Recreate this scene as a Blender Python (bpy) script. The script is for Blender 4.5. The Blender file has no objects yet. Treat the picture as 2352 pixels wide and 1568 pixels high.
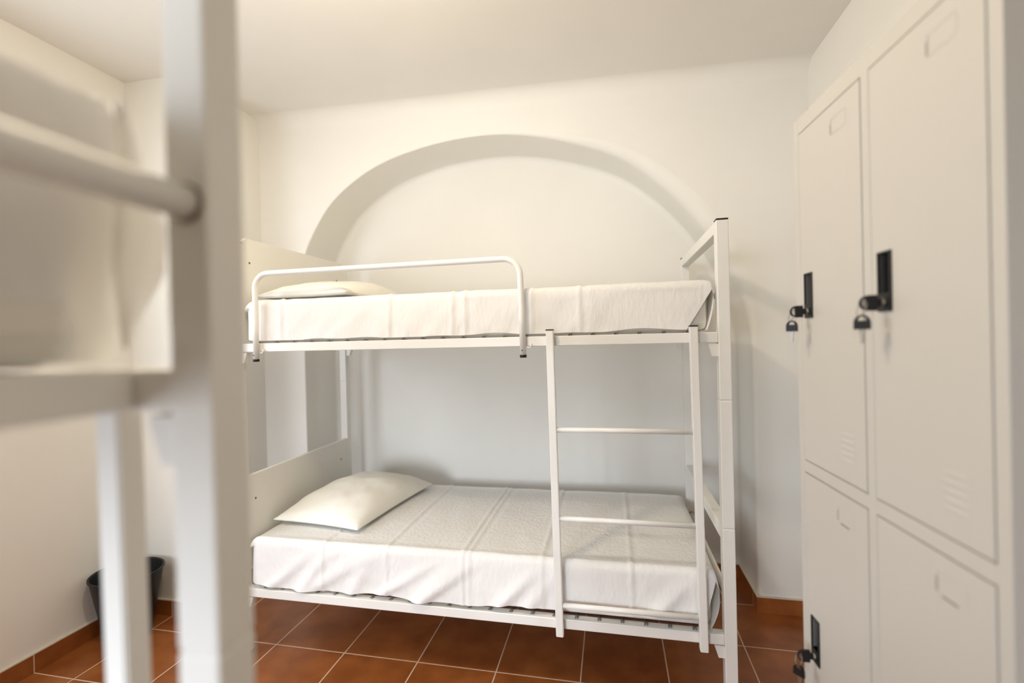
import bpy, bmesh, math, random
from mathutils import Vector, Matrix, noise
random.seed(7)
COL = bpy.context.scene.collection
PI = math.pi

# ------------------------------------------------------------------ materials
def mat(name, rgb, rough=.5, metal=0., bump=None, spec=.5, coat=0., sub=0.):
    m = bpy.data.materials.new(name); m.use_nodes = True
    nt = m.node_tree; b = nt.nodes['Principled BSDF']
    b.inputs['Base Color'].default_value = (*rgb, 1)
    b.inputs['Roughness'].default_value = rough
    b.inputs['Metallic'].default_value = metal
    b.inputs['Specular IOR Level'].default_value = spec
    b.inputs['Coat Weight'].default_value = coat
    if sub:
        b.inputs['Subsurface Weight'].default_value = sub
        b.inputs['Subsurface Radius'].default_value = (.02, .015, .01)
    tc = nt.nodes.new('ShaderNodeTexCoord')
    # every surface gets a faint procedural tone variation
    n0 = nt.nodes.new('ShaderNodeTexNoise'); n0.inputs['Scale'].default_value = 3.1; n0.inputs['Detail'].default_value = 4
    nt.links.new(tc.outputs['Object'], n0.inputs['Vector'])
    mx = nt.nodes.new('ShaderNodeMix'); mx.data_type = 'RGBA'
    mx.inputs['A'].default_value = (*[c*.965 for c in rgb], 1); mx.inputs['B'].default_value = (*[min(1, c*1.03) for c in rgb], 1)
    nt.links.new(n0.outputs['Fac'], mx.inputs['Factor'])
    nt.links.new(mx.outputs['Result'], b.inputs['Base Color'])
    if bump:
        sc, st, dist = bump
        n = nt.nodes.new('ShaderNodeTexNoise'); n.inputs['Scale'].default_value = sc; n.inputs['Detail'].default_value = 5
        bp = nt.nodes.new('ShaderNodeBump'); bp.inputs['Strength'].default_value = st; bp.inputs['Distance'].default_value = dist
        nt.links.new(tc.outputs['Object'], n.inputs['Vector'])
        nt.links.new(n.outputs['Fac'], bp.inputs['Height']); nt.links.new(bp.outputs['Normal'], b.inputs['Normal'])
    return m

M = {}
M['wall'] = mat('white_plaster', (.885, .862, .805), .9, bump=(5, .25, .012), spec=.2)
M['ceiling'] = mat('white_ceiling_plaster', (.88, .853, .80), .9, bump=(4, .2, .012), spec=.2)
M['enamel'] = mat('white_enamel_metal', (.86, .845, .80), .32, bump=(160, .03, .001), spec=.5)
M['panel'] = mat('white_headboard_laminate', (.84, .82, .76), .38, spec=.4)
M['locker'] = mat('pale_grey_powder_coat', (.575, .55, .505), .38, bump=(260, .05, .0006), spec=.45)
M['black'] = mat('black_plastic', (.010, .0095, .009), .42, spec=.3)
M['recess'] = mat('black_recess', (.006, .006, .006), .6)
M['bin'] = mat('black_bin_plastic', (.009, .010, .010), .45, spec=.3)
M['steel'] = mat('nickel_steel', (.36, .33, .29), .42, metal=1.)
M['wire'] = mat('galvanised_wire', (.20, .19, .18), .45, metal=.8)
M['core'] = mat('mattress_ticking', (.80, .77, .70), .9, bump=(220, .2, .001))
M['pillow'] = mat('cream_pillow_cotton', (.90, .875, .80), .88, bump=(30, .15, .004), spec=.2)
M['caulk'] = mat('pale_grout_line', (.72, .63, .52), .85)
M['slit_shade'] = mat('painted_slit_shade', (.10, .09, .075), .8)  # dark colour standing in for shade in the card slits

def sheet_material():
    m = bpy.data.materials.new('white_seersucker_sheet'); m.use_nodes = True
    nt = m.node_tree; b = nt.nodes['Principled BSDF']
    b.inputs['Base Color'].default_value = (.93, .915, .895, 1); b.inputs['Roughness'].default_value = .92
    b.inputs['Specular IOR Level'].default_value = .15
    tc = nt.nodes.new('ShaderNodeTexCoord')
    mp = nt.nodes.new('ShaderNodeMapping'); mp.inputs['Rotation'].default_value = (0, .6, 0); mp.inputs['Scale'].default_value = (1.0, .8, .45)
    n = nt.nodes.new('ShaderNodeTexNoise'); n.inputs['Scale'].default_value = 75; n.inputs['Detail'].default_value = 4
    n2 = nt.nodes.new('ShaderNodeTexNoise'); n2.inputs['Scale'].default_value = 14; n2.inputs['Detail'].default_value = 3
    ad = nt.nodes.new('ShaderNodeMath'); ad.operation = 'MULTIPLY_ADD'; ad.inputs[1].default_value = 1.6
    bp = nt.nodes.new('ShaderNodeBump'); bp.inputs['Strength'].default_value = .6; bp.inputs['Distance'].default_value = .0045
    nt.links.new(tc.outputs['Object'], mp.inputs['Vector'])
    nt.links.new(mp.outputs['Vector'], n.inputs['Vector']); nt.links.new(mp.outputs['Vector'], n2.inputs['Vector'])
    nt.links.new(n2.outputs['Fac'], ad.inputs[0]); nt.links.new(n.outputs['Fac'], ad.inputs[2])
    nt.links.new(ad.outputs['Value'], bp.inputs['Height']); nt.links.new(bp.outputs['Normal'], b.inputs['Normal'])
    # a little light passes through the thin cloth
    tr = nt.nodes.new('ShaderNodeBsdfTranslucent'); tr.inputs['Color'].default_value = (.9, .82, .62, 1)
    ms = nt.nodes.new('ShaderNodeMixShader'); ms.inputs['Fac'].default_value = .12
    out = nt.nodes['Material Output']
    nt.links.new(b.outputs['BSDF'], ms.inputs[1]); nt.links.new(tr.outputs['BSDF'], ms.inputs[2]); nt.links.new(ms.outputs['Shader'], out.inputs['Surface'])
    return m
M['sheet'] = sheet_material()

TX, TY, TS = -1.4646, 1.7949, .33
def tile_material(name, vertical=None):
    """terracotta tiles with pale joints. vertical: None floor, 'x' wall running along x, 'y' wall running along y"""
    m = bpy.data.materials.new(name); m.use_nodes = True
    nt = m.node_tree; b = nt.nodes['Principled BSDF']; N = nt.nodes.new; L = nt.links.new
    geo = N('ShaderNodeNewGeometry'); sep = N('ShaderNodeSeparateXYZ'); L(geo.outputs['Position'], sep.inputs[0])
    def math_(op, a, c=None):
        n = N('ShaderNodeMath'); n.operation = op
        for i, v in enumerate((a, c)):
            if v is None: continue
            if isinstance(v, (int, float)): n.inputs[i].default_value = v
            else: L(v, n.inputs[i])
        return n.outputs[0]
    def joint(axis, off, w=.0052):
        s = math_('DIVIDE', math_('SUBTRACT', sep.outputs[axis], off), TS)
        f = math_('FRACT', s); d = math_('ABSOLUTE', math_('SUBTRACT', f, .5))
        return math_('GREATER_THAN', d, .5 - w/2/TS), math_('FLOOR', s)
    if vertical is None:
        jx, ix = joint('X', TX); jy, iy = joint('Y', TY); j = math_('MAXIMUM', jx, jy)
    elif vertical == 'x': j, ix = joint('X', TX+.0, .004); iy = None
    else: j, ix = joint('Y', TY+.0, .004); iy = None
    cmb = N('ShaderNodeCombineXYZ'); L(ix, cmb.inputs[0])
    if iy is not None: L(iy, cmb.inputs[1])
    wn = N('ShaderNodeTexWhiteNoise'); L(cmb.outputs[0], wn.inputs['Vector'])
    nz = N('ShaderNodeTexNoise'); nz.inputs['Scale'].default_value = 9; nz.inputs['Detail'].default_value = 5; L(geo.outputs['Position'], nz.inputs['Vector'])
    cr = N('ShaderNodeValToRGB'); cr.color_ramp.elements[0].position = .3; cr.color_ramp.elements[1].position = .72
    cr.color_ramp.elements[0].color = (.25, .072, .016, 1); cr.color_ramp.elements[1].color = (.42, .14, .036, 1)
    mixv = math_('ADD', math_('MULTIPLY', nz.outputs['Fac'], .75), math_('MULTIPLY', wn.outputs['Value'], .22)); L(mixv, cr.inputs[0])
    mx = N('ShaderNodeMix'); mx.data_type = 'RGBA'; L(j, mx.inputs['Factor']); L(cr.outputs[0], mx.inputs['A']); mx.inputs['B'].default_value = (.74, .52, .37, 1)
    L(mx.outputs['Result'], b.inputs['Base Color'])
    r = math_('ADD', .34, math_('MULTIPLY', j, .4)); L(r, b.inputs['Roughness'])
    bp = N('ShaderNodeBump'); bp.inputs['Strength'].default_value = .5; bp.inputs['Distance'].default_value = .002
    h = math_('SUBTRACT', math_('MULTIPLY', nz.outputs['Fac'], .25), j); L(h, bp.inputs['Height']); L(bp.outputs[0], b.inputs['Normal'])
    return m
M['tiles'] = tile_material('terracotta_floor_tiles')
M['skirt_x'] = tile_material('terracotta_skirting', 'x')
M['skirt_y'] = tile_material('terracotta_skirting_side', 'y')

# ------------------------------------------------------------------ mesh helpers
def box(bm, a, b, mi=0, bev=0.):
    x0, y0, z0 = [min(p, q) for p, q in zip(a, b)]; x1, y1, z1 = [max(p, q) for p, q in zip(a, b)]
    v = [bm.verts.new(p) for p in ((x0,y0,z0),(x1,y0,z0),(x1,y1,z0),(x0,y1,z0),(x0,y0,z1),(x1,y0,z1),(x1,y1,z1),(x0,y1,z1))]
    fs = [bm.faces.new([v[i] for i in q]) for q in ((0,3,2,1),(4,5,6,7),(0,1,5,4),(1,2,6,5),(2,3,7,6),(3,0,4,7))]
    for f in fs: f.material_index = mi
    if bev:
        es = list({e for f in fs for e in f.edges})
        r = bmesh.ops.bevel(bm, geom=es, offset=bev, segments=2, profile=.5, affect='EDGES')
        for f in r['faces']: f.material_index = mi
    return fs

def tube(bm, pts, r, seg=16, mi=0, cap=True, closed=False):
    pts = [Vector(p) for p in pts]; n = len(pts); rings = []; up = None
    for i, p in enumerate(pts):
        if closed: t = (pts[(i+1) % n]-pts[i-1]).normalized()
        else: t = (pts[min(i+1, n-1)]-pts[max(i-1, 0)]).normalized()
        if up is None: up = t.orthogonal().normalized()
        up = (up - t*up.dot(t)).normalized(); s = t.cross(up)
        rr = r[i] if isinstance(r, (list, tuple)) else r
        rings.append([bm.verts.new(p + (up*math.cos(2*PI*k/seg) + s*math.sin(2*PI*k/seg))*rr) for k in range(seg)])
    m = n if closed else n-1
    for i in range(m):
        a, b = rings[i], rings[(i+1) % n]
        for k in range(seg):
            f = bm.faces.new((a[k], a[(k+1) % seg], b[(k+1) % seg], b[k])); f.material_index = mi; f.smooth = True
    if cap and not closed:
        for rg in (rings[0], rings[-1]):
            f = bm.faces.new(rg); f.material_index = mi
    return rings

def lathe(bm, prof, c=(0,0,0), seg=48, mi=0):
    rings = []
    for r, z in prof:
        rings.append([bm.verts.new((c[0]+r*math.cos(2*PI*k/seg), c[1]+r*math.sin(2*PI*k/seg), c[2]+z)) for k in range(seg)])
    for a, b in zip(rings, rings[1:]):
        for k in range(seg):
            f = bm.faces.new((a[k], a[(k+1) % seg], b[(k+1) % seg], b[k])); f.smooth = True; f.material_index = mi
    bm.faces.new(rings[0]); bm.faces.new(rings[-1])

def arc(c, r, a0, a1, n, plane='xz', y=0.):
    out = []
    for i in range(n+1):
        a = a0+(a1-a0)*i/n
        out.append((c[0]+r*math.cos(a), y, c[1]+r*math.sin(a)))
    return out

def world_loc(o):
    p = Vector(o.location)
    while o.parent: o = o.parent; p += Vector(o.location)
    return p

def obj(name, bm, mats, parent=None, loc=None, T=None, recalc=True, smooth=False):
    """bm is in world (or, with T, in model) coordinates; the object origin is put at loc (default: parent's origin)"""
    if T: 
        for v in bm.verts: v.co = T(v.co)
    if loc is None: loc = world_loc(parent) if parent else Vector((0,0,0))
    loc = Vector(loc)
    for v in bm.verts: v.co -= loc
    if recalc: bmesh.ops.recalc_face_normals(bm, faces=bm.faces[:])
    me = bpy.data.meshes.new(name); bm.to_mesh(me); bm.free()
    if smooth:
        for p in me.polygons: p.use_smooth = True
    o = bpy.data.objects.new(name, me); COL.objects.link(o)
    for m in (mats if isinstance(mats, (list, tuple)) else [mats]): me.materials.append(m)
    if parent: o.parent = parent; o.location = loc - world_loc(parent)
    else: o.location = loc
    return o

def empty(name, loc):
    o = bpy.data.objects.new(name, None); COL.objects.link(o); o.location = loc; o.empty_display_size = .1; return o
def tag(o, label=None, cat=None, group=None, kind=None):
    if label: o['label'] = label
    if cat: o['category'] = cat
    if group: o['group'] = group
    if kind: o['kind'] = kind
    return o
def B(): return bmesh.new()
def struct(name, bm, m, **k): 
    o = obj(name, bm, m, **k); o['kind'] = 'structure'; return o

# ------------------------------------------------------------------ the room
XL, XR = -2.337, .905           # side walls
YR, YF, YN, YP = -2.4, 2.40, 2.72, 1.907   # rear wall, arch wall, niche back, left block face
XB = -1.985                     # right face of the left block
JL, JR = -1.72, .650            # niche jambs
def zc(x): return 2.566 - .026*x   # slightly sloping old ceiling
HB = .078

bm = B(); box(bm, (XL-.3, YR-.3, -.12), (XR+.3, YN+.3, 0)); struct('floor', bm, M['tiles'])
bm = B()
vs = [bm.verts.new(p) for p in ((XL-.3,YR-.3,zc(XL-.3)),(XR+.3,YR-.3,zc(XR+.3)),(XR+.3,YN+.3,zc(XR+.3)),(XL-.3,YN+.3,zc(XL-.3)))]
bot = bm.faces.new(vs); r = bmesh.ops.extrude_face_region(bm, geom=[bot])
for g in r['geom']:
    if isinstance(g, bmesh.types.BMVert): g.co.z += .15
struct('ceiling', bm, M['ceiling'])

# arch outline of the niche (x, z)
key = [(JL,.0),(JL,1.2),(JL,1.60),(-1.71,1.80),(-1.60,2.01),(-1.47,2.15),(-1.26,2.275),(-1.02,2.345),(-.77,2.378),(-.5,2.372),(-.22,2.312),(.08,2.19),(.33,1.975),(.50,1.74),(.60,1.52),(.642,1.32),(JR,1.1),(JR,.6),(JR,0.)]
def catmull(P, n=6):
    out = []
    for i in range(len(P)-1):
        p0 = Vector(P[max(i-1,0)]); p1 = Vector(P[i]); p2 = Vector(P[i+1]); p3 = Vector(P[min(i+2,len(P)-1)])
        for k in range(n):
            t = k/n
            out.append(.5*((2*p1)+(p2-p0)*t+(2*p0-5*p1+4*p2-p3)*t*t+(3*p1-p0-3*p2+p3)*t**3))
    out.append(Vector(P[-1])); return out
lin = catmull(key[:3], 2)[:-1] + catmull(key[2:17], 7)[:-1] + [Vector(k) for k in key[16:]]
arch = []
for p in lin:
    if not arch or (p-arch[-1]).length > 1e-4: arch.append(p)
bm = B()
def wp(x, y, z): return bm.verts.new((x, y, z))
# front face around the arch: strips from the outline outwards to the wall edges
def outer(p):
    x, z = p
    if x < -1.3: 
        if z < 1.9: return (XB-.05, z)
        return None
    return None
N = len(arch)
def sm(t): t = max(0., min(1., t)); return t*t*(3-2*t)
def arris(p): return .008+.055*sm((p.x+.7)/1.1)*sm((p.y-1.25)/.5)+.012*sm((p.x)/.5)
rings = []; NS = 6
for i, p in enumerate(arch):
    a = arch[max(i-1, 0)]; b = arch[min(i+1, N-1)]; t = (b-a).normalized(); nrm = Vector((-t.y, t.x)); ra = arris(p); col_ = []
    for k in range(NS+1):          # rounded arris from the wall face into the reveal
        th = PI/2*k/NS; o_ = ra*(1-math.sin(th)); col_.append(wp(p.x+nrm.x*o_, YF+ra*(1-math.cos(th)), p.y+nrm.y*o_))
    rb = .03
    for k in range(NS+1):          # soft inner corner against the back of the niche
        th = PI/2*k/NS; i_ = rb*(1-math.cos(th)); col_.append(wp(p.x-nrm.x*i_, YN-rb+rb*math.sin(th), p.y-nrm.y*i_))
    rings.append(col_)
frt = [c_[0] for c_ in rings]; back = [c_[-1] for c_ in rings]
oc = []
for i, p in enumerate(arch):
    if p.y < 1.62 and p.x < -1: oc.append(wp(XB-.05, YF, p.y))
    elif p.y < 1.12 and p.x > .5: oc.append(wp(XR+.05, YF, p.y))
    else:
        # map the curved part along the top boundary
        oc.append(None)
idx = [i for i, v in enumerate(oc) if v is None]
i0, i1 = idx[0], idx[-1]
# boundary path: left edge up, across the ceiling line, right edge down
path = [Vector((XB-.05, arch[i0-1].y)), Vector((XB-.05, zc(XB)+.02)), Vector((XR+.05, zc(XR)+.02)), Vector((XR+.05, arch[i1+1].y))]
ct = Vector((-.53, 1.0))
for i in idx:
    d = (arch[i]-ct).normalized(); best = None
    for a, b in zip(path, path[1:]):
        e = b-a; den = d.x*e.y-d.y*e.x
        if abs(den) < 1e-9: continue
        w = a-ct; t = (w.x*e.y-w.y*e.x)/den; s = (w.x*d.y-w.y*d.x)/den
        if t > 0 and -1e-6 <= s <= 1+1e-6 and (best is None or t < best): best = t
    q = ct+d*best; oc[i] = wp(q.x, YF, q.y)
for i in range(N-1):
    bm.faces.new((frt[i], frt[i+1], oc[i+1], oc[i]))
    for k in range(2*NS+1):
        f = bm.faces.new((rings[i][k], rings[i+1][k], rings[i+1][k+1], rings[i][k+1])); f.smooth = True
# missing corner triangles at the two top corners
for cx, cz in ((XB-.05, zc(XB)+.02), (XR+.05, zc(XR)+.02)):
    for i in range(i0-1, i1+1):
        a, b = oc[i].co, oc[i+1].co
        if abs(a.x-b.x) > 1e-5 and abs(a.z-b.z) > 1e-3 and (abs(a.x-cx) < .02 or abs(b.x-cx) < .02) and abs(.5*(a.z+b.z)-cz) < .8:
            bm.faces.new((oc[i], oc[i+1], wp(cx, YF, cz)))
# niche back
c = wp(-.53, YN, .9)
for i in range(N-1): bm.faces.new((back[i], back[i+1], c))
bm.faces.new((back[-1], back[0], c))
# a slab behind so that the wall has thickness
box(bm, (XL-.3, YN+.005, -.1), (XR+.3, YN+.3, 2.75))
struct('wall_back', bm, M['wall'])

bm = B(); box(bm, (XL-.3, YP, -.1), (XB, YN+.3, 2.75)); struct('wall_back_left', bm, M['wall'])
# left wall with a window opening just outside the picture
WY0, WY1, WZ0, WZ1 = .50, 1.27, .88, 2.08
bm = B()
for a, b in (((XL-.3, YR-.3, -.1), (XL, WY0, 2.75)), ((XL-.3, WY1, -.1), (XL, YP+.1, 2.75)), ((XL-.3, WY0, -.1), (XL, WY1, WZ0)), ((XL-.3, WY0, WZ1), (XL, WY1, 2.75))):
    box(bm, a, b)
struct('wall_left', bm, M['wall'])
bm = B(); box(bm, (XR, YR-.3, -.1), (XR+.3, YF+.1, 2.75)); struct('wall_right', bm, M['wall'])
RX0, RX1, RZ0, RZ1 = -1.9, -.8, .65, 2.0  # opening added so the rear fill light can enter
bm = B()
for a, b in (((XL-.3, YR-.3, -.1), (RX0, YR, 2.75)), ((RX1, YR-.3, -.1), (XR+.3, YR, 2.75)), ((RX0, YR-.3, -.1), (RX1, YR, RZ0)), ((RX0, YR-.3, RZ1), (RX1, YR, 2.75))):
    box(bm, a, b)
struct('wall_rear', bm, M['wall'])
bm = B()
x0, x1 = XL-.16, XL-.10
for a, b in (((x0, WY0, WZ0), (x1, WY0+.045, WZ1)), ((x0, WY1-.045, WZ0), (x1, WY1, WZ1)), ((x0, WY0, WZ0), (x1, WY1, WZ0+.05)), ((x0, WY0, WZ1-.05), (x1, WY1, WZ1))):
    box(bm, a, b)
struct('window_1', bm, M['enamel'])

# soft plaster cove between the arch wall and the ceiling
bm = B(); r_ = .075; A_, B_ = [], []
for st, x in ((A_, XB), (B_, XR)):
    for k in range(9):
        th = PI/2*k/8; st.append(bm.verts.new((x, YF-r_+r_*math.sin(th) + .0005, zc(x)-r_+r_*math.cos(th) + .0005)))
for k in range(8): bm.faces.new((A_[k], B_[k], B_[k+1], A_[k+1])).smooth = True
struct('trim_1', bm, M['wall'])

# skirting tiles with a pale grout bead on top
def skirt(name, a, b, m, bead):
    bm = B(); box(bm, a, (b[0], b[1], HB-.005), 0, .001)
    c0, c1 = bead; box(bm, (*c0, HB-.005), (*c1, HB), 1)
    struct(name, bm, [m, M['caulk']])
d = .010
skirt('baseboard_left', (XL, YR, 0), (XL+d, YP, 0), M['skirt_y'], ((XL, YR), (XL+d, YP)))
skirt('baseboard_back_left', (XL+d, YP-d, 0), (XB, YP, 0), M['skirt_x'], ((XL+d, YP-d), (XB, YP)))
skirt('baseboard_block_side', (XB, YP-d, 0), (XB+d, YF-d, 0), M['skirt_y'], ((XB, YP-d), (XB+d, YF-d)))
skirt('baseboard_back', (XB+d, YF-d, 0), (JL, YF, 0), M['skirt_x'], ((XB+d, YF-d), (JL, YF)))
skirt('baseboard_niche_left', (JL, YF-d, 0), (JL+d, YN-d, 0), M['skirt_y'], ((JL, YF-d), (JL+d, YN-d)))
skirt('baseboard_niche_back', (JL, YN-d, 0), (JR, YN, 0), M['skirt_x'], ((JL, YN-d), (JR, YN)))
skirt('baseboard_niche_right', (JR-d, YF-d, 0), (JR, YN-d, 0), M['skirt_y'], ((JR-d, YF-d), (JR, YN-d)))
skirt('baseboard_back_right', (JR, YF-d, 0), (XR-d, YF, 0), M['skirt_x'], ((JR, YF-d), (XR-d, YF)))
skirt('baseboard_right', (XR-d, YR, 0), (XR, YF, 0), M['skirt_y'], ((XR-d, YR), (XR, YF)))

# ------------------------------------------------------------------ bunk beds
L, W = 1.963, .85
def bunk(name, T, base, dz, label, ladder_off, guard=True, clips=True, tube_r=.012, rung_dz=0., lad_top=1.338):
    """model space: x head->foot, y ladder side->wall side, z up; T maps it to the world; dz shifts the frame heights"""
    root = empty(name, base); tag(root, label, 'bunk bed', 'white metal bunk beds')
    S = .040
    E = M['enamel']
    def part(nm, bm, m=E, parent=None, smooth=False): return obj(nm, bm, m, parent or root, T=T, smooth=smooth)
    # posts: lower section, sleeve, upper section with hairline joints
    for ix, iy in ((0,0),(1,0),(0,1),(1,1)):
        x = 0 if ix == 0 else L-S; y = 0 if iy == 0 else W-S
        top = 1.745 if ix == 0 else 1.695
        bm = B()
        zz = [(0.012, .651), (.6535, 1.085), (1.0875, top)]
        for a, b in zz: box(bm, (x, y, max(0.012, a+(dz if a > .1 else 0))), (x+S, y+S, b+dz), 0, .003)
        box(bm, (x+.002, y+.002, .6), (x+S-.002, y+S-.002, 1.15))
        p = part('post', bm)
        bm = B(); box(bm, (x+.0005, y+.0005, top+dz), (x+S-.0005, y+S-.0005, top+.0055+dz), 0, .0015)
        part('post_cap', bm, M['black'], p)
        bm = B(); box(bm, (x-.001, y-.001, 0), (x+S+.001, y+S+.001, .014), 0, .002); part('post_foot', bm, M['black'], p)
    # headboard panels
    for z0, z1 in ((.36, .752), (1.36, 1.772)):
        bm = B()
        z0 += dz; z1 += dz; c = .02; x0, x1, y0, y1 = .020, .0405, .034, W-.034
        pr = [(y0, z0), (y1, z0), (y1, z1-c), (y1-c, z1), (y0+c, z1), (y0, z1-c)] if z0 > 1 else [(y0, z0), (y1, z0), (y1, z1), (y0, z1)]
        a = [bm.verts.new((x0, y, z)) for y, z in pr]; b = [bm.verts.new((x1, y, z)) for y, z in pr]
        bm.faces.new(a[::-1]); bm.faces.new(b)
        for i in range(len(pr)): bm.faces.new((a[i], a[(i+1) % len(pr)], b[(i+1) % len(pr)], b[i]))
        bmesh.ops.bevel(bm, geom=bm.edges[:], offset=.0015, segments=2, affect='EDGES')
        hb = part('headboard', bm, M['panel'])
        for y in (.072, W-.115):
            bm = B(); z = z1-.105
            tube(bm, [(x1-.002, y, z), (x1+.0016, y, z)], .0048, 12); part('screw', bm, M['wire'], hb)
    # foot end: square top bar + round lower tube on each level
    for zb, zt in (((.605, .652), .405), ((1.655, 1.695), 1.452)):
        bm = B(); box(bm, (L-S+.001, S, zb[0]+dz), (L-.001, W-S, zb[1]+dz), 0, .003); part('foot_bar', bm)
        bm = B(); x = L-S/2+.002
        tube(bm, [(x, S+.0005, zt+dz), (x, W-S-.0005, zt+dz)], tube_r, 20); ft = part('foot_tube', bm)
        for y in (S, W-S):
            s = 1 if y < .4 else -1
            bm = B(); tube(bm, [(x, y, zt+dz), (x, y+s*.003, zt+dz)], tube_r+.0025, 20); part('collar', bm, M['steel'], ft)
    # two decks
    for lv, z0 in (('low', .2565), ('up', 1.2825)):
        z0 += dz; z1 = z0+.0355
        for y in (.001, W-.036):
            bm = B(); box(bm, (S, y, z0), (L-S, y+.035, z1), 0, .0025); part('side_rail', bm)
            for x, s in ((S, 1), (L-S, -1)):
                bm = B()
                q = [(x, z0-.004), (x+s*.033, z0-.004), (x+s*.020, z0-.046), (x, z0-.046)]
                a = [bm.verts.new((px, y+.004, pz)) for px, pz in q]; b = [bm.verts.new((px, y+.031, pz)) for px, pz in q]
                bm.faces.new(a); bm.faces.new(b[::-1])
                for i in range(4): bm.faces.new((a[i], a[(i+1) % 4], b[(i+1) % 4], b[i]))
                part('bracket', bm)
        for x in (.080, L-.112):
            bm = B(); box(bm, (x, .036, z0+.002), (x+.032, W-.036, z1+.002), 0, .0025); part('cross_bar', bm)
        bm = B(); z = z1-.010; nx, ny = 21, 9
        for i in range(nx+1):
            x = .13+(L-.26)*i/nx; box(bm, (x-.0016, .045, z), (x+.0016, W-.045, z+.0032))
        for j in range(ny+1):
            y = .055+(W-.11)*j/ny; box(bm, (.115, y-.0016, z+.0032), (L-.115, y+.0016, z+.006))
        wb = part('wire_base', bm, M['wire'])
        if clips:
            nC = 22
            for i in range(nC):
                x = .13+(L-.26)*i/(nC-1)
                bm = B()
                P = [(x-.004+.004*math.cos(t*.9)*1.0+.0035*math.sin(t*1.9), .010+.020*t/14, z1+.0035+.0035*math.sin(t*1.35)) for t in [k*.5 for k in range(29)]]
                tube(bm, P, .0011, 6); tube(bm, [(x, .012, z1-.004), (x, .012, z1+.006)], .0011, 6)
                part('spring_clip', bm, M['wire'])
    # guard rail
    if guard:
        r = .0112; y = -.012; zb, zt = 1.2465+dz, 1.604+dz; xa, xb, rr = .136, 1.250, .062
        P = [(xa-.002, y, zb+.004), (xa, y, 1.40+dz)] + arc((xa+rr, zt-rr), rr, PI, PI/2, 10, y=y) + [(.5, y, zt), (.9, y, zt)] + arc((xb-rr, zt-rr), rr, PI/2, 0, 10, y=y) + [(xb+.003, y, 1.40+dz), (xb+.005, y, zb+.004)]
        bm = B(); tube(bm, P, r, 18); g = part('guard_rail', bm)
        for x in (xa-.002, xb+.005):
            bm = B(); tube(bm, [(x, y, zb-.004), (x, y, zb+.006)], r+.0012, 18); part('end_cap', bm, M['black'], g)
            bm = B(); tube(bm, [(x-.002, y-r-.0012, zb+.022), (x-.002, y-r+.002, zb+.022)], .0024, 10); part('screw', bm, M['black'], g)
            bm = B(); tube(bm, [(x+.012, y+.004, zb+.034), (x+.024, y+.004, zb+.030), (x+.030, y+.004, zb+.038), (x+.026, y+.010, zb+.046)], .0028, 8); part('hook', bm, E, g)
    # ladder
    s = .0265; xr = L-ladder_off; xl = xr-.513; y0, y1 = -.029, -.0025; zl0, zl1 = .243+dz, lad_top+dz
    bm = B(); dx = .012
    def stile(xc):
        vs = []
        for z, off in ((zl0, dx), (zl1, 0)):
            for px, py in ((-s/2, y0), (s/2, y0), (s/2, y1), (-s/2, y1)): vs.append(bm.verts.new((xc+px+off, py, z)))
        for q in ((0,3,2,1),(4,5,6,7),(0,1,5,4),(1,2,6,5),(2,3,7,6),(3,0,4,7)): bm.faces.new([vs[i] for i in q])
    stile(xl+s/2); stile(xr-s/2)
    bmesh.ops.bevel(bm, geom=bm.edges[:], offset=.002, segments=2, affect='EDGES')
    lad = part('ladder', bm)
    for z in (.352, .664, .982):
        z += dz+rung_dz; o = dx*(zl1-z)/(zl1-zl0)
        bm = B(); tube(bm, [(xl+s+o-.002, (y0+y1)/2, z), (xr-s+o+.002, (y0+y1)/2, z)], .0095, 16); part('rung', bm, E, lad)
    for xc in (xl+s/2, xr-s/2):
        bm = B(); box(bm, (xc-s/2-.0005, y0-.0005, zl1), (xc+s/2+.0005, y1+.0005, zl1+.004), 0, .001); part('end_cap', bm, M['black'], lad)
    return root

B1 = (-1.570, 1.700)
def T1(v): return Vector((B1[0]+v.x, B1[1]+v.y, v.z))
B2x, B2y = -.3145-L, .360
def T2(v): return Vector((B2x+v.x, B2y-v.y, v.z))
bunk('bunk_bed', T1, (B1[0]+L/2, B1[1]+W/2, 0), 0., 'white metal bunk bed before the arched niche, with ladder and guard rail', .109)
bunk('bunk_bed', T2, (B2x+L/2, B2y-W/2, 0), -.026, 'blurred white metal bunk bed in the left foreground, cut by the frame', .150, clips=False, tube_r=.0135, rung_dz=-.035, lad_top=1.300)

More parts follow.
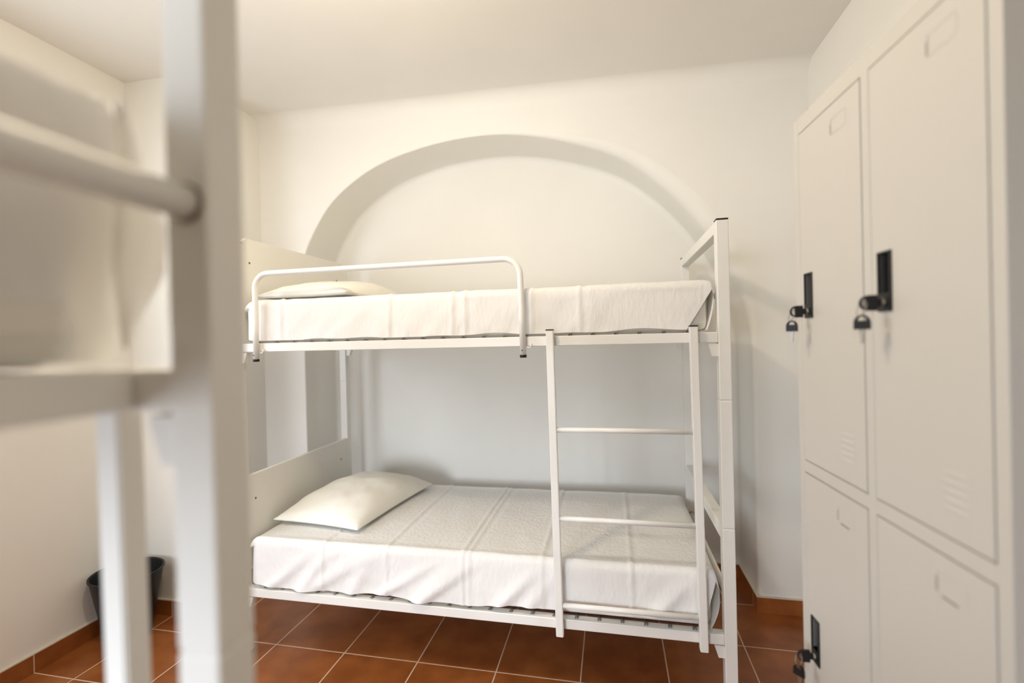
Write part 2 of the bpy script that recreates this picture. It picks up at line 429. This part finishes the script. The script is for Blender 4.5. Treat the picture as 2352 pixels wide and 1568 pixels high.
# ------------------------------------------------------------------ bedding
def mattress(T, base, z0, z1, x0, x1, label, seed, hem_lift=0., flap=False, bulge=.0, group=None, creases=(), yfront=.012, style=0):
    """core block + draped seersucker sheet (front, top, back and foot end)"""
    root = empty('mattress', base); tag(root, label, 'mattress', 'sheeted mattresses on the bunk beds')
    bm = B(); box(bm, (x0+.006, yfront+.012, z0), (x1-.010, W-.035, z1-.012), 0, .028)
    obj('mattress_core', bm, M['core'], root, T=T)
    H = z1-z0; r = .016 if flap else .030; ya, yb = yfront, W-.022
    prof = []   # (y, z, outward normal, side weight, depth 0..1)
    nS = 18
    for k in range(nS): 
        f = k/nS; prof.append((ya, z0+.006+(H-r-.006)*f, (-1, 0), 1-f))
    for k in range(7):
        a = PI-PI/2*k/6; prof.append((ya+r+r*math.cos(a), z1-r+r*math.sin(a), (math.cos(a), math.sin(a)), 0))
    nT = 26
    for k in range(1, nT): prof.append((ya+r+(yb-ya-2*r)*k/nT, z1, (0, 1), 0))
    for k in range(7):
        a = PI/2-PI/2*k/6; prof.append((yb-r+r*math.cos(a), z1-r+r*math.sin(a), (math.cos(a), math.sin(a)), 0))
    for k in range(1, 8): prof.append((yb, z1-r-(H-r-.006)*k/7, (1, 0), k/7))
    nX = 300; bm = B(); grid = []
    R = random.Random(seed)
    tri = [(R.uniform(.1, .95), R.uniform(.3, .9), R.uniform(.5, 1.)) for _ in range(11 if style else 16)]
    for i in range(nX+1):
        u = i/nX; row = []
        for j, (y, z, nn, dep) in enumerate(prof):
            front = j < nS; top = nS+5 < j < nS+7+nT
            xe = x1 - ((.040 if style else .085)*dep**1.1 if front else 0.)
            x = x0 + (xe-x0)*u
            # rounded mattress ends
            e0 = max(0, 1-(x-x0)/.035); e1 = max(0, 1-(x1-x)/.03)
            d = 0.
            for cx in creases:
                q = (x-cx)/.0075; d += .0034*math.exp(-q*q) - .0018*math.exp(-((x-cx-.018)/.014)**2)
            if front or dep > 0:
                # long soft drapes that fan out towards the hem
                for (tx, sl, am) in tri:
                    cx = x0+(x1-x0)*tx; k = (x-cx+(dep-.1)*(.30 if style else .16)*sl)
                    wdt = .012+.030*(1-dep*.4)
                    d += am*(.017 if style else .0035)*dep**.6*math.exp(-(k/wdt)**2)
                d += (.008 if style else .004)*dep*math.sin(6.3*x+seed)+.004*dep
                d += .0022*noise.noise(Vector((x*11, z*16+x*7, seed)))*(.4+dep)
            else:
                d += .0035*noise.noise(Vector((x*3.2, y*3.2, seed)))+.0020*noise.noise(Vector((x*9, y*7, seed+4)))
            d += bulge*math.sin(PI*min(1, u))*.0
            yy = y+nn[0]*d; z_ = z+nn[1]*d
            # slump at the rounded head/foot edges
            z_ -= (.016*e0**2+.006*e1**2)*(1 if z > z0+H*.5 else 0)
            if front: yy += .022*e0**2; z_ += .006*e0
            if front or (j > nS+12+nT):
                lift = hem_lift*(.10+.90*max(0, u-.25)**1.1)+.004*math.sin(19*u+seed)*1+.003*math.sin(43*u)
                z_ += max(0, lift)*dep**1.3
            if top: z_ -= .004*(1-math.sin(PI*(y-ya)/(yb-ya))) 
            row.append(bm.verts.new((x, yy, z_)))
        grid.append(row)
    for i in range(nX):
        for j in range(len(prof)-1):
            bm.faces.new((grid[i][j], grid[i+1][j], grid[i+1][j+1], grid[i][j+1])).smooth = True
    # foot end: the cloth hangs down over the end face
    last = grid[-1]; top = [v for v, p in zip(last, prof) if p[3] == 0]
    prev = top; nE = 12
    for k in range(1, nE+1):
        f = k/nE; cur = []
        for v in top:
            co = v.co; zt = co.z
            zz = zt-(zt-(z0+.004))*f
            yy = co.y
            if f > .3: yy = co.y+(-1 if co.y > .42 else 1)*.0
            xx = x1+.006*math.sin(min(1, f*4)*PI/2)+.003*math.sin(co.y*17+f*2)*f - .026*f*f + (.010*math.sin(PI*f) if style else 0)
            cur.append(bm.verts.new((xx, yy, zz)))
        for a in range(len(top)-1):
            bm.faces.new((prev[a], prev[a+1], cur[a+1], cur[a])).smooth = True
        prev = cur
    if flap:
        # loose corner of the sheet standing out past the mattress corner
        rows = []
        for k in range(15):
            f = k/14; zz = z1-.004-(z1-z0-.02)*f; out = (.004+.016*min(1, f/.10)) if f < .28 else (.020+.026*min(1, (f-.28)/.16) if f < .66 else .046*(1-f)/.34)
            rr = []
            for m_ in range(9):
                g = m_/8
                rr.append(bm.verts.new((x1+.004+.006*math.sin(g*PI)+.004*math.sin(f*7), ya+.008-out*g, zz-.006*g)))
            rows.append(rr)
        for a, b in zip(rows, rows[1:]):
            for m_ in range(8): bm.faces.new((a[m_], a[m_+1], b[m_+1], b[m_])).smooth = True
    obj('bedsheet', bm, M['sheet'], root, T=T, smooth=True)
    return root

cu = (.235, .42, .62, .875, 1.10, 1.285, 1.52, 1.72)
mattress(T1, (B1[0]+L/2, B1[1]+W/2, 1.322), 1.322, 1.500, .062, 1.908, 'white sheeted mattress on the top bunk before the arch, behind the guard rail', 3, creases=(.235, .72, .98, 1.03, 1.285, 1.46), hem_lift=.004)
mattress(T1, (B1[0]+L/2, B1[1]+W/2, .296), .296, .502, .058, 1.900, 'white sheeted mattress on the bottom bunk, with the ladder in front', 8, creases=(.40, .68, .995, 1.02, 1.30, 1.62), hem_lift=.034, style=1)
mattress(T2, (B2x+L/2, B2y-W/2, 1.296), 1.296, 1.520, .062, L-.084, 'blurred cream mattress end on the near bunk in the left foreground', 5, creases=(.4, .9), flap=True, yfront=.040)

def pillow(base, rot, label, sx=.45, sy=.66, h=.115, seed=1, tilt=0.):
    n = 44; bm = B(); top = []; bot = []
    for i in range(n+1):
        rt, rb = [], []
        for j in range(n+1):
            u = 2*i/n-1; v = 2*j/n-1
            fx = max(0, 1-abs(u)**2.6); fy = max(0, 1-abs(v)**2.8)
            t = (fx*fy)**.52
            # pinched sides, pointed corners
            px = u*sx/2*(1-.055*(1-abs(v)**2)*abs(u)**3); py = v*sy/2*(1-.05*(1-abs(u)**2)*abs(v)**3)
            w = .007*noise.noise(Vector((px*9, py*9, seed)))+.003*noise.noise(Vector((px*25, py*19, seed)))
            z = h*t*(.80+.20*(1-abs(v)))+w*min(1, t*2)
            lo = h*.13*(1-t)
            rt.append(bm.verts.new((px, py, lo+max(.002, z)))); rb.append(bm.verts.new((px, py, lo-.0 if t < .05 else .001+lo*.5)))
        top.append(rt); bot.append(rb)
    for g in (top, bot):
        for i in range(n):
            for j in range(n): bm.faces.new((g[i][j], g[i+1][j], g[i+1][j+1], g[i][j+1])).smooth = True
    per = [(i, 0) for i in range(n)]+[(n, j) for j in range(n)]+[(i, n) for i in range(n, 0, -1)]+[(0, j) for j in range(n, 0, -1)]
    for a, b in zip(per, per[1:]+per[:1]):
        bm.faces.new((top[a[0]][a[1]], top[b[0]][b[1]], bot[b[0]][b[1]], bot[a[0]][a[1]])).smooth = True
    Mx = Matrix.Translation(base) @ Matrix.Rotation(rot, 4, 'Z') @ Matrix.Rotation(tilt, 4, 'Y')
    for v in bm.verts: v.co = Mx @ v.co
    o = obj('pillow', bm, M['pillow'], None, loc=base, smooth=True)
    tag(o, label, 'pillow', 'white pillows on the bunk bed'); return o
pillow((-1.245, 2.15, .508), -.12, 'cream white pillow at the headboard end of the bottom bunk', seed=2, h=.128)
pillow((-1.262, 2.08, 1.507), -.04, 'cream white pillow on the top bunk seen behind the guard rail', seed=9, h=.10)

# ------------------------------------------------------------------ locker
LA = math.radians(-3.5083)
LO = Vector((.42456, 1.21492, 0))
LS = -Vector((math.sin(LA), math.cos(LA), 0))      # along the front, far end -> near end
LN = Vector((math.cos(LA), -math.sin(LA), 0))      # into the locker
def TL(v): return LO + LS*v.x + LN*v.y + Vector((0, 0, v.z))
LW, LH, LD = .5507, 1.795, .42
locker = empty('locker', TL(Vector((LW/2, LD/2, 0))))
tag(locker, 'tall pale grey metal locker with four doors along the right wall', 'locker')
DX = [(.0252, .2643), (.2896, .5278)]; DZ = [(1.0203, 1.759), (.105, .9918)]
bm = B()
box(bm, (0, .024, .0), (.012, LD, LH)); box(bm, (LW-.012, .024, 0), (LW, LD, LH)); box(bm, (0, .024, LH-.012), (LW, LD, LH)); box(bm, (0, LD-.01, 0), (LW, LD, LH))
box(bm, (0, .030, 0), (LW, LD, .02)); box(bm, (.265, .03, .02), (.288, LD, LH-.01)); box(bm, (.01, .03, .995), (LW-.01, LD, 1.015))
# face frame
xs = [0, DX[0][0], DX[0][1], DX[1][0], DX[1][1], LW]; zs = [0.0, DZ[1][0], DZ[1][1], DZ[0][0], DZ[0][1], LH]
g = .0013
for a, b in ((0, 1), (2, 3), (4, 5)): box(bm, (xs[a]+(g if a else 0)-.0, 0, 0), (xs[b]-(g if b < 5 else 0), .025, LH), 0, .0012)
for a, b in ((0, 1), (2, 3), (4, 5)):
    for k in (0, 1): box(bm, (xs[1+2*k]-g, .0004, zs[a]+(g if a else 0)), (xs[2+2*k]+g, .025, zs[b]-(g if b < 5 else 0)), 0)
obj('locker_body', bm, M['locker'], locker, T=TL)
bm = B(); box(bm, (.02, .010, .10), (LW-.02, .012, LH-.03)); 
# thin seam on the far side of the frame, seen as a fine line down the first stile
bm.free()
def card_holder(xa, za, up):
    bm = B()
    w, h = .052, .030
    for a, b in (((xa, -.0005, za), (xa+w, .001, za+.0016)), ((xa, -.0005, za+h), (xa+w, .001, za+h+.0016)), ((xa, -.0012, za), (xa+.0016, .001, za+h)), ((xa+w, -.0005, za), (xa+w+.0016, .001, za+h))): box(bm, a, b)
    return bm
names = [('upper far'), ('upper near'), ('lower far'), ('lower near')]
lockpos = []
for r_, (za, zb) in enumerate(DZ):
    for k, (xa, xb) in enumerate(DX):
        bm = B()
        # slab made in pieces round the handle pocket so that the pocket is a real hole
        hx0, hx1 = xa+.0220, xa+.0492; hz0 = (1.372 if r_ == 0 else .607); hz1 = hz0+.066
        A, Bx, Za, Zb = xa+.0012, xb-.0012, za+.0012, zb-.0012
        for p, q in (((A, 0, Za), (hx0, .018, Zb)), ((hx1, 0, Za), (Bx, .018, Zb)), ((hx0, 0, Za), (hx1, .018, hz0)), ((hx0, 0, hz1), (hx1, .018, Zb))): box(bm, p, q)
        bmesh.ops.remove_doubles(bm, verts=bm.verts[:], dist=1e-6)
        d = obj('locker_door', bm, M['locker'], locker, T=TL)
        # vent louvres pressed outwards
        vx, vz = xa+.153, za+.040
        if r_ == 1: vx, vz = xa+.153, za+.05
        for i in range(5):
            bm = B(); z = vz+.0125*i
            n = 10
            for s in range(n):
                x0 = vx+.052*s/n; x1 = vx+.052*(s+1)/n
                def hgt(x): 
                    t = (x-vx)/.052; return .0014*math.sin(PI*max(0, min(1, t)))**.5
                a = [bm.verts.new(p) for p in ((x0, -.0002, z+.0055), (x1, -.0002, z+.0055), (x1, -.0002-hgt(x1), z), (x0, -.0002-hgt(x0), z))]
                bm.faces.new(a); 
                b = [bm.verts.new(p) for p in ((x0, -.0002-hgt(x0), z), (x1, -.0002-hgt(x1), z), (x1, -.0002, z-.0008), (x0, -.0002, z-.0008))]
                bm.faces.new(b)
            bmesh.ops.remove_doubles(bm, verts=bm.verts[:], dist=1e-6)
            obj('vent_louvre', bm, M['locker'], d, T=TL)
        # card holder; dark strips paint in the shade of its slit
        cz = (1.699 if r_ == 0 else .933); cx = xa+.140
        obj('card_holder', card_holder(cx, cz, 0), M['locker'], d, T=TL)
        bm = B(); box(bm, (cx-.0022, -.0009, cz+.002), (cx-.0004, .0004, cz+.022))
        if r_ == 1: box(bm, (cx+.010, -.0009, cz-.0022), (cx+.038, .0004, cz-.0008))
        obj('card_slit_shade', bm, M['slit_shade'], d, T=TL)
        # handle plate: black frame, pocket, lock cylinder
        px0, px1 = xa+.0185, xa+.0535; pz0 = (1.3415 if r_ == 0 else .577); pz1 = pz0+.099
        bm = B()
        for p, q in (((px0, -.0028, pz0), (hx0, .0003, pz1)), ((hx1, -.0028, pz0), (px1, .0003, pz1)), ((hx0, -.0028, pz0), (hx1, .0003, hz0)), ((hx0, -.0028, hz1), (hx1, .0003, pz1))): box(bm, p, q)
        bmesh.ops.remove_doubles(bm, verts=bm.verts[:], dist=1e-6)
        # pocket walls and floor
        box(bm, (hx0-.001, 0, hz0-.001), (hx0, .016, hz1+.001), 1); box(bm, (hx1, 0, hz0-.001), (hx1+.001, .016, hz1+.001), 1)
        box(bm, (hx0, 0, hz0-.001), (hx1, .016, hz0), 1); box(bm, (hx0, 0, hz1), (hx1, .016, hz1+.001), 1); box(bm, (hx0-.001, .0155, hz0-.001), (hx1+.001, .0165, hz1+.001), 1)
        obj('door_handle', bm, [M['black'], M['recess']], d, T=TL)
        lx, lz = xa+.0345, pz0+.0145
        bm = B(); tube(bm, [(lx, -.0024, lz), (lx, -.0062, lz)], .0072, 24); tube(bm, [(lx, -.0060, lz), (lx, -.0068, lz)], .0052, 24)
        obj('lock_cylinder', bm, M['steel'], d, T=TL)
        lockpos.append((lx, lz))

def ring_pts(c, r, ax1, ax2, n=24): return [Vector(c)+Vector(ax1)*r*math.cos(2*PI*k/n)+Vector(ax2)*r*math.sin(2*PI*k/n) for k in range(n)]
def key_head_prism(bm, o, a, b, t, h, thick):
    """black plastic bow: a D with a cut-out. o start, a axis pointing away from the blade, b width axis, t thickness axis"""
    o, a, b, t = map(Vector, (o, a, b, t)); w = h*.5
    outer_ = [o-b*w, o+b*w] + [o+a*(h*.45)+b*(w*math.cos(th))+a*(h*.55*math.sin(th)) for th in [PI*k/14 for k in range(15)]]
    inner_c = o+a*(h*.62); 
    inn = [inner_c+b*(w*.62*math.cos(th))+a*(h*.27*math.sin(th)) for th in [PI*k/14 for k in range(15)]]
    fr, bk = [], []
    outl = outer_[0:1]+[outer_[1]]+outer_[2:]
    for s, st in ((-1, fr), (1, bk)):
        for p in outl: st.append(bm.verts.new(p+t*s*thick/2))
    hi_f = [bm.verts.new(p-t*thick/2) for p in inn]; hi_b = [bm.verts.new(p+t*thick/2) for p in inn]
    def face_side(O, I):
        # O: [0]=left base,[1]=right base,[2..16]=arc right->left ; I arc right->left
        for k in range(14): bm.faces.new((O[2+k], O[3+k], I[k+1], I[k]))
        bm.faces.new((O[0], O[1], O[2], I[0], I[14], O[16]))
    face_side(fr, hi_f); face_side(bk, hi_b)
    n = len(outl)
    for k in range(n): bm.faces.new((fr[k], fr[(k+1) % n], bk[(k+1) % n], bk[k]))
    for k in range(15): bm.faces.new((hi_f[k], hi_f[(k+1) % 15], hi_b[(k+1) % 15], hi_b[k]))
def keys(lx, lz, label):
    root = empty('key_pair', TL(Vector((lx, -.03, lz)))); tag(root, label, 'keys', 'key pairs hanging in the locker locks')
    # key in the lock: bow sticks straight out of the door
    bm = B(); key_head_prism(bm, (lx, -.013, lz), (0, -1, 0), (0, 0, 1), (1, 0, 0), .026, .0055); box(bm, (lx-.0028, -.0145, lz-.0065), (lx+.0028, -.0062, lz+.0065), 0, .001)
    k1 = obj('key_head', bm, M['black'], root, T=TL)
    # split ring
    c = (lx, -.036, lz-.009)
    bm = B(); tube(bm, ring_pts(c, .0125, (0, .35, .94), (1, 0, 0)), .0007, 6, closed=True); obj('key_ring', bm, M['steel'], root, T=TL)
    # second key hanging
    zt = lz-.0175
    b = Vector((.80, .60, 0)); t = Vector((.60, -.80, 0))
    bm = B(); key_head_prism(bm, (lx+.003, -.037, zt-.026), (0, 0, 1), b, t, .024, .005); k2 = obj('key_head', bm, M['black'], root, T=TL)
    bm = B(); o = Vector((lx+.003, -.037, zt-.026))
    q = [(-.0042, 0), (.0042, 0), (.0042, -.005), (.0030, -.007), (.0030, -.020), (.001, -.0235), (-.0030, -.0225), (-.0018, -.017), (-.0032, -.014), (-.0020, -.010), (-.0042, -.0065)]
    f_ = [bm.verts.new(o+b*x+Vector((0, 0, z))-t*.0009) for x, z in q]; g_ = [bm.verts.new(o+b*x+Vector((0, 0, z))+t*.0009) for x, z in q]
    bm.faces.new(f_); bm.faces.new(g_[::-1])
    for i in range(len(q)): bm.faces.new((f_[i], f_[(i+1) % len(q)], g_[(i+1) % len(q)], g_[i]))
    obj('key_blade', bm, M['steel'], root, T=TL)
keys(*lockpos[0], 'black-headed key pair in the lock of the upper left locker door')
keys(*lockpos[1], 'black-headed key pair in the lock of the upper right locker door')
keys(*lockpos[2], 'black-headed key pair in the lock of the lower left locker door')

# ------------------------------------------------------------------ waste bin
bc = (-2.185, 1.735, 0)
bm = B()
lathe(bm, [(.080, 0), (.084, .004), (.134, .288), (.139, .291), (.139, .296), (.133, .297), (.130, .290), (.081, .010)], bc)
o = obj('waste_bin', bm, M['bin'], None, loc=bc); tag(o, 'black plastic waste bin in the corner left of the bunk bed', 'waste bin')

# ------------------------------------------------------------------ light
def area(name, loc, aim, size, power, color, sy=None, spread=PI, shape=None):
    l = bpy.data.lights.new(name, 'AREA'); l.energy = power; l.color = color
    l.shape = shape or ('RECTANGLE' if sy else 'DISK'); l.size = size
    if sy: l.size_y = sy
    l.spread = spread
    o = bpy.data.objects.new(name, l); COL.objects.link(o); o.location = loc
    dd = Vector(aim)-Vector(loc); o.rotation_euler = dd.to_track_quat('-Z', 'Y').to_euler(); return o
lp = bpy.data.lights.new('ceiling_bulb', 'POINT'); lp.energy = 29; lp.color = (1., .86, .65); lp.shadow_soft_size = .06
o = bpy.data.objects.new('ceiling_bulb', lp); COL.objects.link(o); o.location = (-.74, .86, 2.33)
area('daylight_window', (XL-.09, (WY0+WY1)/2, (WZ0+WZ1)/2), (.4, 2.2, .8), WY1-WY0-.06, 15.5, (.80, .89, 1.), sy=WZ1-WZ0-.08)
area('rear_fill', ((RX0+RX1)/2, YR-.05, (RZ0+RZ1)/2), (-.45, 2.4, .6), RX1-RX0-.1, 16, (.84, .91, 1.), sy=RZ1-RZ0-.1, spread=math.radians(60))  # added fill light behind the camera, lifts near faces and bedding

w = bpy.data.worlds.new('world'); bpy.context.scene.world = w; w.use_nodes = True
bg = w.node_tree.nodes['Background']; bg.inputs[0].default_value = (.72, .84, 1, 1); bg.inputs[1].default_value = .8

# ------------------------------------------------------------------ camera
def rot(yaw, pitch, roll):
    y, p, r = map(math.radians, (yaw, pitch, roll))
    fw = Vector((math.sin(y)*math.cos(p), math.cos(y)*math.cos(p), math.sin(p)))
    rt = Vector((math.cos(y), -math.sin(y), 0)); up = rt.cross(fw)
    return fw, rt*math.cos(r)+up*math.sin(r), up*math.cos(r)-rt*math.sin(r)
fw, rt, up = rot(-11.8972, -.29, -1.3713)
cam = bpy.data.cameras.new('camera'); co = bpy.data.objects.new('camera', cam); COL.objects.link(co)
cam.sensor_width = 36; cam.lens = 36*1083.88/2352; cam.clip_start = .02
Mx = Matrix((rt, up, -fw)).transposed().to_4x4(); Mx.translation = (0, 0, 1.3104); co.matrix_world = Mx
cam.dof.use_dof = True; cam.dof.focus_distance = 1.75; cam.dof.aperture_fstop = 1.3
sc = bpy.context.scene; sc.camera = co
sc.view_settings.view_transform = 'Standard'; sc.view_settings.look = 'None'; sc.view_settings.exposure = .02; sc.view_settings.gamma = 1.
